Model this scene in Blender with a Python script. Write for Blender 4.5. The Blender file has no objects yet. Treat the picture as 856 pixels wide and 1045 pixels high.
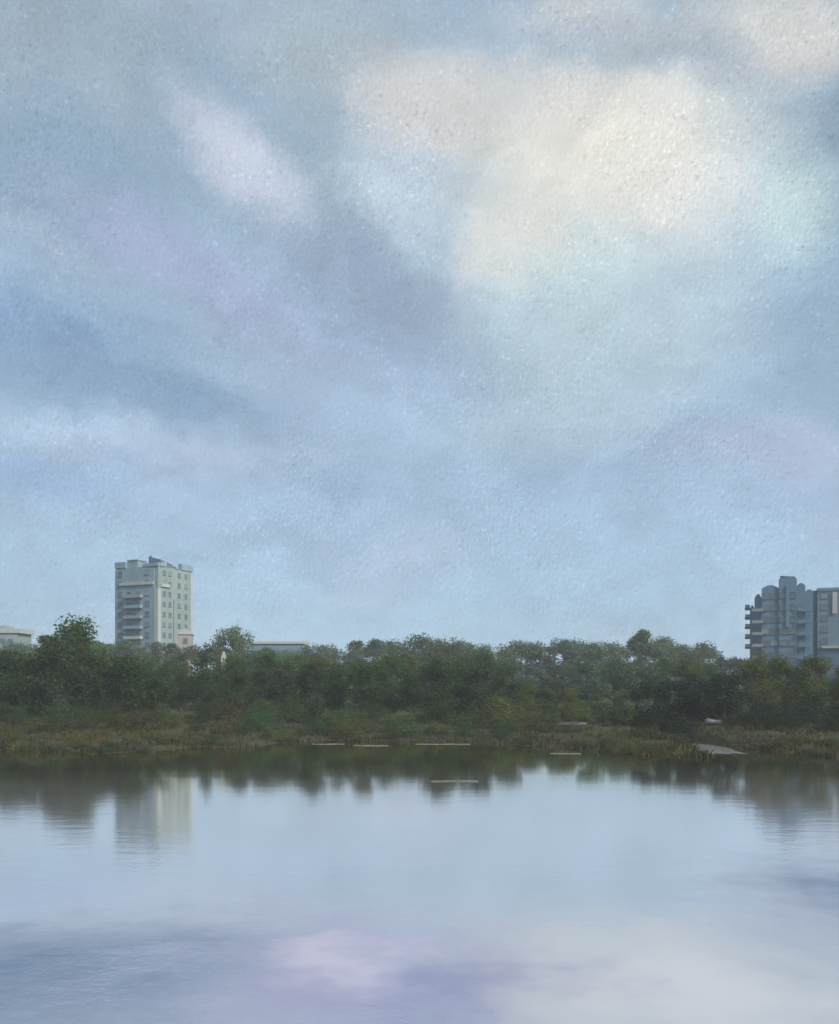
import bpy, bmesh, math, random
from mathutils import Vector, Matrix, noise as mnoise

S = bpy.context.scene
COL = S.collection
R = math.radians
rnd = random.Random(7)

# ------------------------------------------------------------------ camera geometry (photo 856 x 1045)
F = 918.0            # focal length in photo pixels
CX, HY = 428.0, 700.0
CH = 5.7             # eye height above the water


def pt(px, py, Y):
    return Vector(((px - CX) / F * Y, Y, CH + (HY - py) / F * Y))


def X_(px, Y):
    return (px - CX) / F * Y


def lin(c):
    out = []
    for v in c:
        v = v / 255.0
        out.append(v / 12.92 if v <= 0.04045 else ((v + 0.055) / 1.055) ** 2.4)
    return tuple(out)


# ------------------------------------------------------------------ node helpers
class NT:
    def __init__(self, tree):
        self.t = tree
        self.n = tree.nodes
        self.l = tree.links

    def new(self, typ, **kw):
        nd = self.n.new(typ)
        for k, v in kw.items():
            setattr(nd, k, v)
        return nd

    def put(self, sock, v):
        if isinstance(v, bpy.types.NodeSocket):
            self.l.new(v, sock)
        elif v is not None:
            sock.default_value = v

    def math(self, op, a, b=None, c=None, clamp=False):
        nd = self.new('ShaderNodeMath', operation=op, use_clamp=clamp)
        self.put(nd.inputs[0], a)
        self.put(nd.inputs[1], b)
        self.put(nd.inputs[2], c)
        return nd.outputs[0]

    def vmath(self, op, a, b=None, scale=None):
        nd = self.new('ShaderNodeVectorMath', operation=op)
        self.put(nd.inputs[0], a)
        self.put(nd.inputs[1], b)
        if scale is not None:
            self.put(nd.inputs['Scale'], scale)
        return nd.outputs['Value'] if op in ('LENGTH', 'DOT_PRODUCT', 'DISTANCE') else nd.outputs[0]

    def mix(self, f, a, b, blend='MIX'):
        nd = self.new('ShaderNodeMix', data_type='RGBA', blend_type=blend)
        self.put(nd.inputs[0], f)
        for s, v in ((nd.inputs[6], a), (nd.inputs[7], b)):
            if isinstance(v, tuple) and len(v) == 3:
                v = v + (1,)
            self.put(s, v)
        return nd.outputs[2]

    def noise(self, vec, scale, detail=3, rough=0.5, dist=0.0):
        nd = self.new('ShaderNodeTexNoise')
        self.put(nd.inputs['Vector'], vec)
        nd.inputs['Scale'].default_value = scale
        nd.inputs['Detail'].default_value = detail
        nd.inputs['Roughness'].default_value = rough
        nd.inputs['Distortion'].default_value = dist
        return nd

    def ramp(self, f, stops, interp='LINEAR'):
        nd = self.new('ShaderNodeValToRGB')
        cr = nd.color_ramp
        cr.interpolation = interp
        while len(cr.elements) < len(stops):
            cr.elements.new(0.5)
        for e, (p, c) in zip(cr.elements, stops):
            e.position = p
            e.color = tuple(c) + (1,) if len(c) == 3 else c
        self.put(nd.inputs[0], f)
        return nd.outputs[0]

    def maprange(self, v, a, b, c, d, smooth=False):
        nd = self.new('ShaderNodeMapRange')
        if smooth:
            nd.interpolation_type = 'SMOOTHSTEP'
        self.put(nd.inputs[0], v)
        for i, x in enumerate((a, b, c, d)):
            nd.inputs[i + 1].default_value = x
        return nd.outputs[0]


def new_mat(name):
    m = bpy.data.materials.new(name)
    m.use_nodes = True
    m.node_tree.nodes.clear()
    nt = NT(m.node_tree)
    out = nt.new('ShaderNodeOutputMaterial')
    return m, nt, out


def surface_mat(name, base, var=0.25, scale=0.6, rough=0.85, spec=0.2, streak=False):
    """matt building material with weathering of its own"""
    m, nt, out = new_mat(name)
    p = nt.new('ShaderNodeBsdfPrincipled')
    tc = nt.new('ShaderNodeTexCoord')
    vec = tc.outputs['Object']
    if streak:
        mp = nt.new('ShaderNodeMapping')
        mp.inputs['Scale'].default_value = (1.0, 1.0, 0.25)
        nt.put(mp.inputs['Vector'], vec)
        vec = mp.outputs[0]
    n1 = nt.noise(vec, scale, 5, 0.6)
    n2 = nt.noise(vec, scale * 6, 3, 0.6)
    f = nt.math('ADD', nt.math('MULTIPLY', n1.outputs[0], 0.65), nt.math('MULTIPLY', n2.outputs[0], 0.35))
    lo = tuple(v * (1 - var) for v in base)
    hi = tuple(min(0.9, v * (1 + var)) for v in base)
    c = nt.ramp(f, [(0.3, lo), (0.7, hi)])
    nt.put(p.inputs['Base Color'], c)
    p.inputs['Roughness'].default_value = rough
    p.inputs['Specular IOR Level'].default_value = spec
    nt.l.new(p.outputs[0], out.inputs[0])
    return m


# ------------------------------------------------------------------ scene helpers
def tag(o, label=None, cat=None, group=None, kind=None):
    if label: o['label'] = label
    if cat: o['category'] = cat
    if group: o['group'] = group
    if kind: o['kind'] = kind
    return o


def empty(name, loc, rz=0.0, label=None, cat=None, group=None):
    o = bpy.data.objects.new(name, None)
    o.empty_display_size = 0.5
    COL.objects.link(o)
    o.location = loc
    o.rotation_euler = (0, 0, rz)
    return tag(o, label, cat, group)


def mesh_obj(name, verts, faces, mat=None, parent=None, smooth=False):
    me = bpy.data.meshes.new(name)
    me.from_pydata([tuple(v) for v in verts], [], faces)
    me.update()
    if smooth:
        for p in me.polygons:
            p.use_smooth = True
    if mat: me.materials.append(mat)
    o = bpy.data.objects.new(name, me)
    COL.objects.link(o)
    if parent: o.parent = parent
    return o


class MB:
    """collects pieces and links them as ONE mesh object"""

    def __init__(self):
        self.v, self.f = [], []

    def add(self, vs, fs):
        k = len(self.v)
        self.v += [tuple(v) for v in vs]
        self.f += [tuple(i + k for i in f) for f in fs]
        return self

    def box(self, x0, x1, y0, y1, z0, z1):
        vs = [(x0, y0, z0), (x1, y0, z0), (x1, y1, z0), (x0, y1, z0),
              (x0, y0, z1), (x1, y0, z1), (x1, y1, z1), (x0, y1, z1)]
        return self.add(vs, [(0, 3, 2, 1), (4, 5, 6, 7), (0, 1, 5, 4), (1, 2, 6, 5), (2, 3, 7, 6), (3, 0, 4, 7)])

    def prism(self, poly, z0, z1, top=None):
        """vertical prism over an xy polygon (ccw); top: per-vertex z"""
        n = len(poly)
        vs = [(x, y, z0) for x, y in poly] + [(x, y, (top[i] if top else z1)) for i, (x, y) in enumerate(poly)]
        fs = [tuple(range(n - 1, -1, -1)), tuple(range(n, 2 * n))]
        fs += [(i, (i + 1) % n, n + (i + 1) % n, n + i) for i in range(n)]
        return self.add(vs, fs)

    def tube(self, p0, p1, r0, r1, n=7):
        p0, p1 = Vector(p0), Vector(p1)
        d = (p1 - p0).normalized()
        a = d.orthogonal().normalized()
        b = d.cross(a)
        vs = []
        for p, r in ((p0, r0), (p1, r1)):
            for i in range(n):
                t = 2 * math.pi * i / n
                vs.append(p + a * (r * math.cos(t)) + b * (r * math.sin(t)))
        fs = [(i, (i + 1) % n, n + (i + 1) % n, n + i) for i in range(n)]
        fs += [tuple(range(n - 1, -1, -1)), tuple(range(n, 2 * n))]
        return self.add(vs, fs)

    def build(self, name, mat, parent=None, smooth=False):
        return mesh_obj(name, self.v, self.f, mat, parent, smooth)


# ------------------------------------------------------------------ render, camera
S.render.engine = 'CYCLES'
S.view_settings.view_transform = 'Standard'
S.view_settings.look = 'None'
S.view_settings.exposure = 0.2
S.view_settings.gamma = 1.0
S.view_settings.use_curve_mapping = False
S.cycles.use_denoising = True
S.cycles.max_bounces = 6
S.cycles.diffuse_bounces = 2
S.cycles.glossy_bounces = 3
S.cycles.transmission_bounces = 2
S.cycles.volume_bounces = 1
S.cycles.caustics_reflective = False
S.cycles.caustics_refractive = False

cam = bpy.data.cameras.new('camera')
camo = bpy.data.objects.new('camera', cam)
COL.objects.link(camo)
camo.location = (0, 0, CH)
camo.rotation_euler = (R(90), 0, 0)
cam.sensor_fit = 'VERTICAL'
cam.sensor_height = 36.0
cam.lens = F / 1045.0 * 36.0
cam.shift_y = (HY - 522.5) / 1045.0
cam.clip_end = 5000.0
cam.clip_start = 0.1
S.camera = camo

# ------------------------------------------------------------------ sky
SUN_AZ, SUN_EL = R(130), R(36)      # clockwise from the view axis; thin overcast

w = bpy.data.worlds.new('World')
S.world = w
w.use_nodes = True
w.node_tree.nodes.clear()
W = NT(w.node_tree)
wout = W.new('ShaderNodeOutputWorld')
sky = W.new('ShaderNodeTexSky', sky_type='NISHITA')
sky.sun_disc = False
sky.sun_elevation = SUN_EL
sky.sun_rotation = SUN_AZ
sky.air_density = 1.2
sky.dust_density = 2.0
bg_sky = W.new('ShaderNodeBackground')
W.put(bg_sky.inputs[0], sky.outputs[0])
bg_sky.inputs[1].default_value = 0.10

tc = W.new('ShaderNodeTexCoord')
dirv = W.vmath('NORMALIZE', tc.outputs['Generated'])
# warp the direction a little so that every cloud edge is ragged
nz1 = W.noise(dirv, 5.0, 4, 0.55)
nz2 = W.noise(dirv, 14.0, 5, 0.65)
wv = W.vmath('ADD',
             W.vmath('SCALE', W.vmath('SUBTRACT', nz1.outputs[1], (0.5, 0.5, 0.5)), scale=0.075),
             W.vmath('SCALE', W.vmath('SUBTRACT', nz2.outputs[1], (0.5, 0.5, 0.5)), scale=0.06))
dw = W.vmath('NORMALIZE', W.vmath('ADD', dirv, wv))


def azel(v):
    sp = W.new('ShaderNodeSeparateXYZ')
    W.put(sp.inputs[0], v)
    az = W.math('ARCTAN2', sp.outputs[0], sp.outputs[1])
    el = W.math('ARCSINE', W.math('MINIMUM', W.math('MAXIMUM', sp.outputs[2], -1.0), 1.0))
    cb = W.new('ShaderNodeCombineXYZ')
    W.put(cb.inputs[0], az)
    W.put(cb.inputs[1], el)
    return cb.outputs[0], el


AE, EL = azel(dw)


def sky_at(px, py):
    x, z = (px - CX) / F, (HY - py) / F
    return math.atan2(x, 1.0), math.atan(z / math.sqrt(1 + x * x))


TINT = (1.0, 0.985, 0.93)
# thin cloud sheet: its own slow change of tone with height and drifting patches
els = W.math('DIVIDE', EL, R(60))
col = W.ramp(els, [(0.0, lin((160, 190, 212))), (0.10, lin((156, 184, 209))), (0.22, lin((155, 179, 203))),
                   (0.36, lin((152, 176, 199))), (0.55, lin((152, 171, 188))), (0.80, lin((158, 172, 186))),
                   (1.0, lin((164, 176, 186)))])
bigv = W.vmath('MULTIPLY', dw, (1.0, 1.0, 2.6))
n_big = W.noise(bigv, 3.6, 5, 0.55)
col = W.mix(W.maprange(n_big.outputs[0], 0.50, 0.72, 0.0, 0.55, True), col, lin((176, 188, 212)))
n_big2 = W.noise(W.vmath('ADD', bigv, (3.1, 7.7, 1.3)), 4.4, 5, 0.55)
col = W.mix(W.maprange(n_big2.outputs[0], 0.52, 0.75, 0.0, 0.55, True), col, lin((136, 160, 186)))

# clouds: x, y, half-width, half-height, tilt (deg, + = right end up), colour, opacity, core
CLOUDS = [
    (60, 190, 210, 150, 0, (136, 160, 186), .85, .2),
    (60, 40, 260, 90, 0, (152, 170, 186), .7, .1),
    (330, 60, 130, 90, 0, (160, 175, 187), .7, .1),
    (345, 205, 90, 140, 30, (148, 168, 187), .8, .15),
    (620, 190, 320, 230, 8, (182, 203, 214), .85, .15),
    (800, 30, 170, 75, -8, (206, 206, 208), .85, .2),
    (590, 5, 110, 45, 0, (198, 203, 208), .7, .1),
    (850, 122, 130, 78, 0, (140, 163, 187), .95, .3),
    (520, 105, 200, 75, -6, (209, 211, 213), .8, .2),
    (440, 110, 105, 85, 10, (204, 206, 210), .85, .2),
    (410, 190, 95, 80, 0, (190, 207, 225), .8, .2),
    (635, 172, 215, 140, 0, (221, 222, 220), .95, .22),
    (610, 140, 150, 80, 5, (224, 223, 219), .6, .0),
    (530, 255, 85, 70, 20, (214, 218, 218), .85, .2),
    (705, 58, 180, 44, -14, (163, 176, 194), .85, .05),
    (640, 30, 90, 26, -8, (178, 187, 200), .7, .1),
    (810, 225, 75, 105, 0, (187, 212, 214), .8, .1),
    (620, 275, 170, 50, 8, (197, 213, 219), .6, .1),
    (250, 172, 112, 66, -34, (192, 201, 222), .9, .2),
    (110, 105, 80, 36, -20, (160, 176, 196), .5, .1),
    (190, 275, 190, 50, -20, (162, 174, 210), .9, .15),
    (60, 255, 120, 30, -12, (160, 178, 205), .6, .1),
    (390, 300, 215, 75, -24, (138, 157, 183), .9, .25),
    (300, 350, 170, 50, -15, (152, 168, 198), .7, .1),
    (40, 345, 170, 65, 0, (124, 154, 190), .9, .2),
    (630, 340, 230, 110, 0, (180, 202, 215), .8, .2),
    (850, 320, 120, 140, 0, (146, 172, 198), .8, .1),
    (140, 402, 270, 46, -4, (126, 152, 184), .9, .2),
    (360, 455, 170, 30, -10, (149, 172, 200), .6, .1),
    (80, 442, 170, 28, 0, (170, 193, 222), .85, .1),
    (40, 492, 150, 38, 0, (139, 168, 208), .75, .1),
    (580, 430, 210, 60, 0, (172, 193, 213), .75, .2),
    (800, 458, 210, 36, 2, (170, 184, 216), .85, .1),
    (840, 398, 140, 36, 0, (148, 172, 200), .7, .1),
    (830, 505, 180, 34, 0, (150, 176, 209), .6, .1),
    (260, 520, 260, 40, 0, (160, 186, 219), .5, .1),
]
for (px, py, rx, ry, rot, c, op, core) in CLOUDS:
    a0, e0 = sky_at(px, py)
    sx = abs(sky_at(px + 20, py)[0] - a0) / 20 * rx
    sy = abs(sky_at(px, py + 20)[1] - e0) / 20 * ry
    mp = W.new('ShaderNodeMapping', vector_type='TEXTURE')
    mp.inputs['Location'].default_value = (a0, e0, 0)
    mp.inputs['Rotation'].default_value = (0, 0, R(rot))
    mp.inputs['Scale'].default_value = (sx, sy, 1)
    W.put(mp.inputs['Vector'], AE)
    r = W.vmath('LENGTH', mp.outputs[0])
    f = W.maprange(r, 1.0, core, 0.0, op, True)
    col = W.mix(f, col, tuple(a * b for a, b in zip(lin(c), TINT)))

# canvas grain: embossed brush highlights and specks put into the sky colour
d1 = W.noise(W.vmath('MULTIPLY', dirv, (1, 1, 0.55)), 150.0, 3, 0.65).outputs[0]
d2v = W.vmath('MULTIPLY', dirv, (1.0, 1.0, 0.6))
d2a = W.noise(d2v, 330.0, 2, 0.7).outputs[0]
d2b = W.noise(W.vmath('ADD', d2v, (-0.0012, 0.0, 0.0012)), 330.0, 2, 0.7).outputs[0]
rel = W.math('SUBTRACT', d2a, d2b)
sp1 = W.noise(dirv, 260.0, 1, 0.5).outputs[0]
amt = W.maprange(W.noise(dirv, 9.0, 3, 0.6).outputs[0], 0.35, 0.65, 0.5, 1.3)
g = W.math('ADD', W.math('MULTIPLY', W.math('SUBTRACT', d1, 0.5), 0.09), W.math('MULTIPLY', rel, 0.34))
g = W.math('ADD', g, W.maprange(sp1, 0.63, 0.78, 0.0, 0.22))
g = W.math('ADD', g, W.maprange(sp1, 0.36, 0.22, 0.0, -0.18))
g = W.math('MULTIPLY', g, amt)
col = W.vmath('SCALE', col, scale=W.math('ADD', g, 1.0))

cd1 = W.noise(W.vmath('MULTIPLY', dw, (1.0, 1.0, 1.7)), 6.5, 8, 0.62, 0.6).outputs[0]
cd2 = W.noise(W.vmath('MULTIPLY', dw, (1.0, 1.0, 1.5)), 21.0, 6, 0.62, 0.4).outputs[0]
bil = W.math('ADD', W.maprange(cd1, 0.32, 0.68, -0.10, 0.10), W.maprange(cd2, 0.3, 0.7, -0.05, 0.05))
col = W.vmath('SCALE', col, scale=W.math('ADD', bil, 1.0))
lil = W.noise(W.vmath('ADD', dw, (5.0, 2.0, 9.0)), 5.0, 5, 0.6).outputs[0]
col = W.mix(W.maprange(lil, 0.50, 0.68, 0.0, 0.5, True), col, (1.02, 0.99, 1.035), 'MULTIPLY')
bg_cloud = W.new('ShaderNodeBackground')
W.put(bg_cloud.inputs[0], col)
bg_cloud.inputs[1].default_value = 1.0
mixw = W.new('ShaderNodeMixShader')
mixw.inputs[0].default_value = 0.94        # cover of the thin cloud sheet
W.l.new(bg_sky.outputs[0], mixw.inputs[1])
W.l.new(bg_cloud.outputs[0], mixw.inputs[2])
W.l.new(mixw.outputs[0], wout.inputs[0])
w.cycles.sampling_method = 'MANUAL'
w.cycles.sample_map_resolution = 512

sl = bpy.data.lights.new('sun', 'SUN')
sl.energy = 3.6
sl.angle = R(14)
sl.color = (1.0, 0.93, 0.81)
so = bpy.data.objects.new('sun', sl)
COL.objects.link(so)
sd = Vector((math.sin(SUN_AZ) * math.cos(SUN_EL), math.cos(SUN_AZ) * math.cos(SUN_EL), math.sin(SUN_EL)))
so.rotation_euler = sd.to_track_quat('Z', 'Y').to_euler()
so.location = sd * 200

# ------------------------------------------------------------------ ground and water
SHORE = [(-400, 766), (0, 766), (100, 767), (170, 768), (230, 763), (300, 757), (480, 756), (560, 762), (620, 770),
         (665, 773), (684, 766), (698, 754), (738, 754), (748, 766), (770, 772), (856, 772), (1300, 768)]


def shore_py(px):
    for (a, b), (c, d) in zip(SHORE, SHORE[1:]):
        if a <= px <= c:
            t = (px - a) / (c - a)
            t = t * t * (3 - 2 * t)
            return b + (d - b) * t
    return 765.0


def ground_z(x, y):
    if y < 12:                                   # embankment the viewer stands on
        t = min(1.0, max(0.0, (9.0 - y) / 9.0))
        return -1.5 + 5.6 * (t * t * (3 - 2 * t))
    px = CX + x / 88.0 * F
    if not -900 < px < 1700:
        px = -300 if px < 0 else 1200
    ys = CH * F / (shore_py(px) - HY)
    k = .25 if 690 < px < 745 else 1.0
    ys += k * (4.0 * mnoise.noise(Vector((x * 0.16, 3.3, 0))) + 2.6 * mnoise.noise(Vector((x * 0.5, 9.1, 0))))
    t = y - ys
    if t < 0:
        return max(-1.6, t * 0.14)
    if t < 30:
        z = 1.25 * (t / 30) ** 0.9
    elif t < 110:
        z = 1.25 + 1.25 * (t - 30) / 80
    else:
        z = 2.5
    k = min(1.0, t / 6.0)
    return z + k * (0.16 * mnoise.noise(Vector((x * 0.22, y * 0.22, 1.7))) + 0.07 * mnoise.noise(Vector((x * 0.8, y * 0.8, 4.1))))


def span(a, b, st):
    n = max(1, int(round((b - a) / st)))
    return [a + (b - a) * i / n for i in range(n)]


gx = span(-880, -200, 60) + span(-200, -75, 6) + span(-75, 75, 0.8) + span(75, 200, 6) + span(200, 880, 60) + [880]
gy = span(-160, -8, 20) + span(-8, 14, 1.5) + span(14, 66, 8) + span(66, 118, 0.7) + span(118, 320, 6) + span(320, 900, 60) + [900]
vs = [(x, y, ground_z(x, y)) for y in gy for x in gx]
nx = len(gx)
fs = [(j * nx + i, j * nx + i + 1, (j + 1) * nx + i + 1, (j + 1) * nx + i)
      for j in range(len(gy) - 1) for i in range(nx - 1)]

m, nt, out = new_mat('bank_soil_and_turf')
p = nt.new('ShaderNodeBsdfPrincipled')
tcg = nt.new('ShaderNodeTexCoord')
n1 = nt.noise(tcg.outputs['Object'], 0.09, 5, 0.6)
n2 = nt.noise(tcg.outputs['Object'], 0.9, 4, 0.65)
c = nt.ramp(n1.outputs[0], [(0.30, (0.040, 0.040, 0.018)), (0.45, (0.046, 0.058, 0.024)), (0.55, (0.066, 0.064, 0.028)), (0.70, (0.046, 0.058, 0.030))])
c = nt.mix(nt.maprange(n2.outputs[0], 0.45, 0.75, 0, 0.7), c, (0.045, 0.040, 0.026))
nt.put(p.inputs['Base Color'], c)
p.inputs['Roughness'].default_value = 0.95
p.inputs['Specular IOR Level'].default_value = 0.1
bp = nt.new('ShaderNodeBump')
bp.inputs['Strength'].default_value = 0.8
bp.inputs['Distance'].default_value = 0.3
nt.put(bp.inputs['Height'], n2.outputs[0])
nt.l.new(bp.outputs[0], p.inputs['Normal'])
nt.l.new(p.outputs[0], out.inputs[0])
tag(mesh_obj('ground', vs, fs, m, smooth=True), 'olive green marshy bank rising from the lake to the trees', 'ground', kind='structure')

# water
m, nt, out = new_mat('lake_water')
tcw = nt.new('ShaderNodeTexCoord')
P = tcw.outputs['Object']
rip = nt.noise(nt.vmath('MULTIPLY', P, (0.55, 1.0, 1.0)), 1.5, 3, 0.55)
rip2 = nt.noise(nt.vmath('MULTIPLY', P, (0.8, 0.55, 1.0)), 11.0, 2, 0.55)
spy = nt.new('ShaderNodeSeparateXYZ')
nt.put(spy.inputs[0], P)
nearby = nt.maprange(spy.outputs[1], 18.0, 60.0, 1.0, 0.12)
swell = nt.noise(nt.vmath('MULTIPLY', P, (0.3, 1.0, 1.0)), 0.22, 2, 0.5)
hgt = nt.math('ADD', nt.math('MULTIPLY', nt.math('MULTIPLY', rip.outputs[0], nt.maprange(spy.outputs[1], 18.0, 52.0, 1.0, 0.14)), 0.0095), nt.math('MULTIPLY', nt.math('MULTIPLY', rip2.outputs[0], 0.0036), nearby))
hgt = nt.math('ADD', hgt, nt.math('MULTIPLY', swell.outputs[0], 0.006))
bp = nt.new('ShaderNodeBump')
bp.inputs['Strength'].default_value = 1.0
bp.inputs['Distance'].default_value = 1.0
nt.put(bp.inputs['Height'], hgt)


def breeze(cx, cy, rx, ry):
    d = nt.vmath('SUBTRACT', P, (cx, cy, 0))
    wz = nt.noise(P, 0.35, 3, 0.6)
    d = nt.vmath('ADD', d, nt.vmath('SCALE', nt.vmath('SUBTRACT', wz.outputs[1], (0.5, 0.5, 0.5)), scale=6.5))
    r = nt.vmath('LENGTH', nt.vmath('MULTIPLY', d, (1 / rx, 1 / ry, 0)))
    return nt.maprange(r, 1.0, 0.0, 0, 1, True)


br = breeze(5.2, 17.0, 8.0, 9.5)
gl = nt.new('ShaderNodeBsdfGlossy')
gl.inputs['Color'].default_value = (0.98, 0.98, 1.0, 1)
nt.put(gl.inputs['Roughness'], nt.math('ADD', nt.math('MULTIPLY', br, 0.50), 0.058))
GL = gl
nt.l.new(bp.outputs[0], gl.inputs['Normal'])
df = nt.new('ShaderNodeBsdfDiffuse')
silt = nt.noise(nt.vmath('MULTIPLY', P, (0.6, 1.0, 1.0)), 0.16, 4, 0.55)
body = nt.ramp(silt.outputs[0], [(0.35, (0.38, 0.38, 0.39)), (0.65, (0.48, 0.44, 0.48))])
lavender_refl = breeze(-1.8, 18.5, 6.5, 7.5)            # cloud reflections put into the water colour, here and just below
dark_refl = breeze(-8.0, 18.0, 7.0, 7.5)
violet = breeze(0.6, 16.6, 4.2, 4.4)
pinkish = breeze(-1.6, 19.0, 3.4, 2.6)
blue_r = breeze(12.5, 25.0, 6.0, 7.0)             # blue sky reflection, also held in the colour
body = nt.mix(lavender_refl, body, (0.33, 0.29, 0.47))
body = nt.mix(dark_refl, body, (0.055, 0.095, 0.18))
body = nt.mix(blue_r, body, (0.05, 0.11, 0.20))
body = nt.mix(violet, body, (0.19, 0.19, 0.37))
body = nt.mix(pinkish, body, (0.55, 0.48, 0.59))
spw = nt.new('ShaderNodeSeparateXYZ')
nt.put(spw.inputs[0], P)
bank_tint = nt.maprange(nt.math('ADD', spw.outputs[1], nt.math('MULTIPLY', silt.outputs[0], 22.0)), 48.0, 82.0, 0, 1, True)
nt.put(GL.inputs['Color'], nt.mix(bank_tint, (1.0, 0.965, 0.955), (0.92, 0.88, 0.74)))
body = nt.mix(bank_tint, body, (0.095, 0.088, 0.036))     # peaty water plus olive tree reflections, put into the colour by the bank
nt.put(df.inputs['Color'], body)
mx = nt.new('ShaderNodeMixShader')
fac = nt.math('SUBTRACT', 0.88, nt.math('MULTIPLY', nt.math('MAXIMUM', nt.math('MAXIMUM', lavender_refl, dark_refl), nt.math('MAXIMUM', nt.math('MAXIMUM', violet, blue_r), pinkish)), 0.46))
nt.put(mx.inputs[0], nt.math('ADD', fac, nt.math('MULTIPLY', bank_tint, 0.085)))
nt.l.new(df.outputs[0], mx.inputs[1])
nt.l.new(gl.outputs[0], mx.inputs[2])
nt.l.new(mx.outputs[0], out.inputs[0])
tag(mesh_obj('lake_water', [(-600, -120, 0), (600, -120, 0), (600, 150, 0), (-600, 150, 0)], [(0, 1, 2, 3)], m),
    'calm blue lavender lake mirroring the towers and clouds', 'lake', kind='structure')

# pale strips along the water's edge, shaped and coloured as water glints
m_glint_punt = surface_mat('pale_glint_punt', (0.15, 0.15, 0.14), 0.4, 0.9)
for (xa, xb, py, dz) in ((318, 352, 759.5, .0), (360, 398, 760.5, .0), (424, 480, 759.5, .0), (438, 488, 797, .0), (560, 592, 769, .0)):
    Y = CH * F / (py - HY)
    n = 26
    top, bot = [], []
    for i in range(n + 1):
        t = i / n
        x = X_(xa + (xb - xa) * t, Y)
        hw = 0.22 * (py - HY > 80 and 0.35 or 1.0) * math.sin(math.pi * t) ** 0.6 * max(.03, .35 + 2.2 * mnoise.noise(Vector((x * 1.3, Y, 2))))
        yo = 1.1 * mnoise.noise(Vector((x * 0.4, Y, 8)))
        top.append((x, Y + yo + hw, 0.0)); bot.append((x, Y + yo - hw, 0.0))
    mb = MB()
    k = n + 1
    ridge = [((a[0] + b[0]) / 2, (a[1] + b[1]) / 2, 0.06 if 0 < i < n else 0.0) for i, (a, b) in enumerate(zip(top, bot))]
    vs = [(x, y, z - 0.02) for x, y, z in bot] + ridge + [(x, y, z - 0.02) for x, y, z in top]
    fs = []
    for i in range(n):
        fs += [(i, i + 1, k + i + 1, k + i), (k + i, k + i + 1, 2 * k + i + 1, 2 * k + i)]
    tag(mesh_obj('glint_strip', vs, fs, m_glint_punt, smooth=True), 'thin pale strip standing for a glint on the water near the bank', 'glint_strip', 'glint strips along the bank', 'structure')

# inlet water's pale sheen put into a solid sheet under the boat
rim = []
for i in range(64):
    a = 2 * math.pi * i / 64
    qx, qy = math.cos(a), math.sin(a)
    k = 1 + .38 * mnoise.noise(Vector((qx * 2.1, qy * 2.1, 4.0))) + .2 * mnoise.noise(Vector((qx * 6, qy * 6, 1.0)))
    Y = 82.5 + 8.0 * qy * k
    rim.append((X_(718, 82.5) + 2.5 * qx * k + .10 * (Y - 82.5) * .3, Y))
cxm, cym = sum(p[0] for p in rim) / 64, sum(p[1] for p in rim) / 64
vs = [(x, y, -0.03) for x, y in rim] + [(cxm + (x - cxm) * .75, cym + (y - cym) * .75, 0.05 + .03 * mnoise.noise(Vector((x, y, 3)))) for x, y in rim] + [(cxm, cym, .09)]
fs = [(i, (i + 1) % 64, 64 + (i + 1) % 64, 64 + i) for i in range(64)] + [(64 + i, 64 + (i + 1) % 64, 128) for i in range(64)]
m_sheen = surface_mat('pale_inlet_sheen', (0.13, 0.135, 0.135), 0.35, 0.8, rough=.25, spec=.5)
tag(mesh_obj('inlet_sheen', vs, fs, m_sheen, smooth=True), 'pale sheet standing for bright inlet water in the notch of the bank below the white boat', 'inlet_sheen', kind='structure')

# ------------------------------------------------------------------ trees
def leaf_material():
    m, nt, out = new_mat('foliage')
    oi = nt.new('ShaderNodeObjectInfo')
    ge = nt.new('ShaderNodeNewGeometry')
    tcl = nt.new('ShaderNodeTexCoord')
    cl = nt.noise(tcl.outputs['Object'], 0.55, 3, 0.6)
    v = nt.math('ADD', nt.maprange(ge.outputs['Random Per Island'], 0, 1, 0.78, 1.24),
                nt.maprange(cl.outputs[0], 0.3, 0.7, -0.38, 0.38))
    c = nt.vmath('SCALE', oi.outputs['Color'], scale=v)
    warm = nt.math('MULTIPLY', nt.math('GREATER_THAN', ge.outputs['Random Per Island'], 0.86), 0.45)
    c = nt.mix(warm, c, (0.11, 0.105, 0.055))
    df = nt.new('ShaderNodeBsdfDiffuse')
    nt.put(df.inputs['Color'], c)
    tr = nt.new('ShaderNodeBsdfTranslucent')
    nt.put(tr.inputs['Color'], c)
    gs = nt.new('ShaderNodeBsdfGlossy')
    gs.inputs['Roughness'].default_value = 0.45
    gs.inputs['Color'].default_value = (0.8, 0.85, 0.9, 1)
    m1 = nt.new('ShaderNodeMixShader')
    m1.inputs[0].default_value = 0.42
    nt.l.new(df.outputs[0], m1.inputs[1]); nt.l.new(tr.outputs[0], m1.inputs[2])
    m2 = nt.new('ShaderNodeMixShader')
    m2.inputs[0].default_value = 0.012
    nt.l.new(m1.outputs[0], m2.inputs[1]); nt.l.new(gs.outputs[0], m2.inputs[2])
    nt.l.new(m2.outputs[0], out.inputs[0])
    return m


M_LEAF = leaf_material()
M_BARK = surface_mat('bark', (0.075, 0.062, 0.048), 0.35, 3.0, streak=True)


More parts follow.
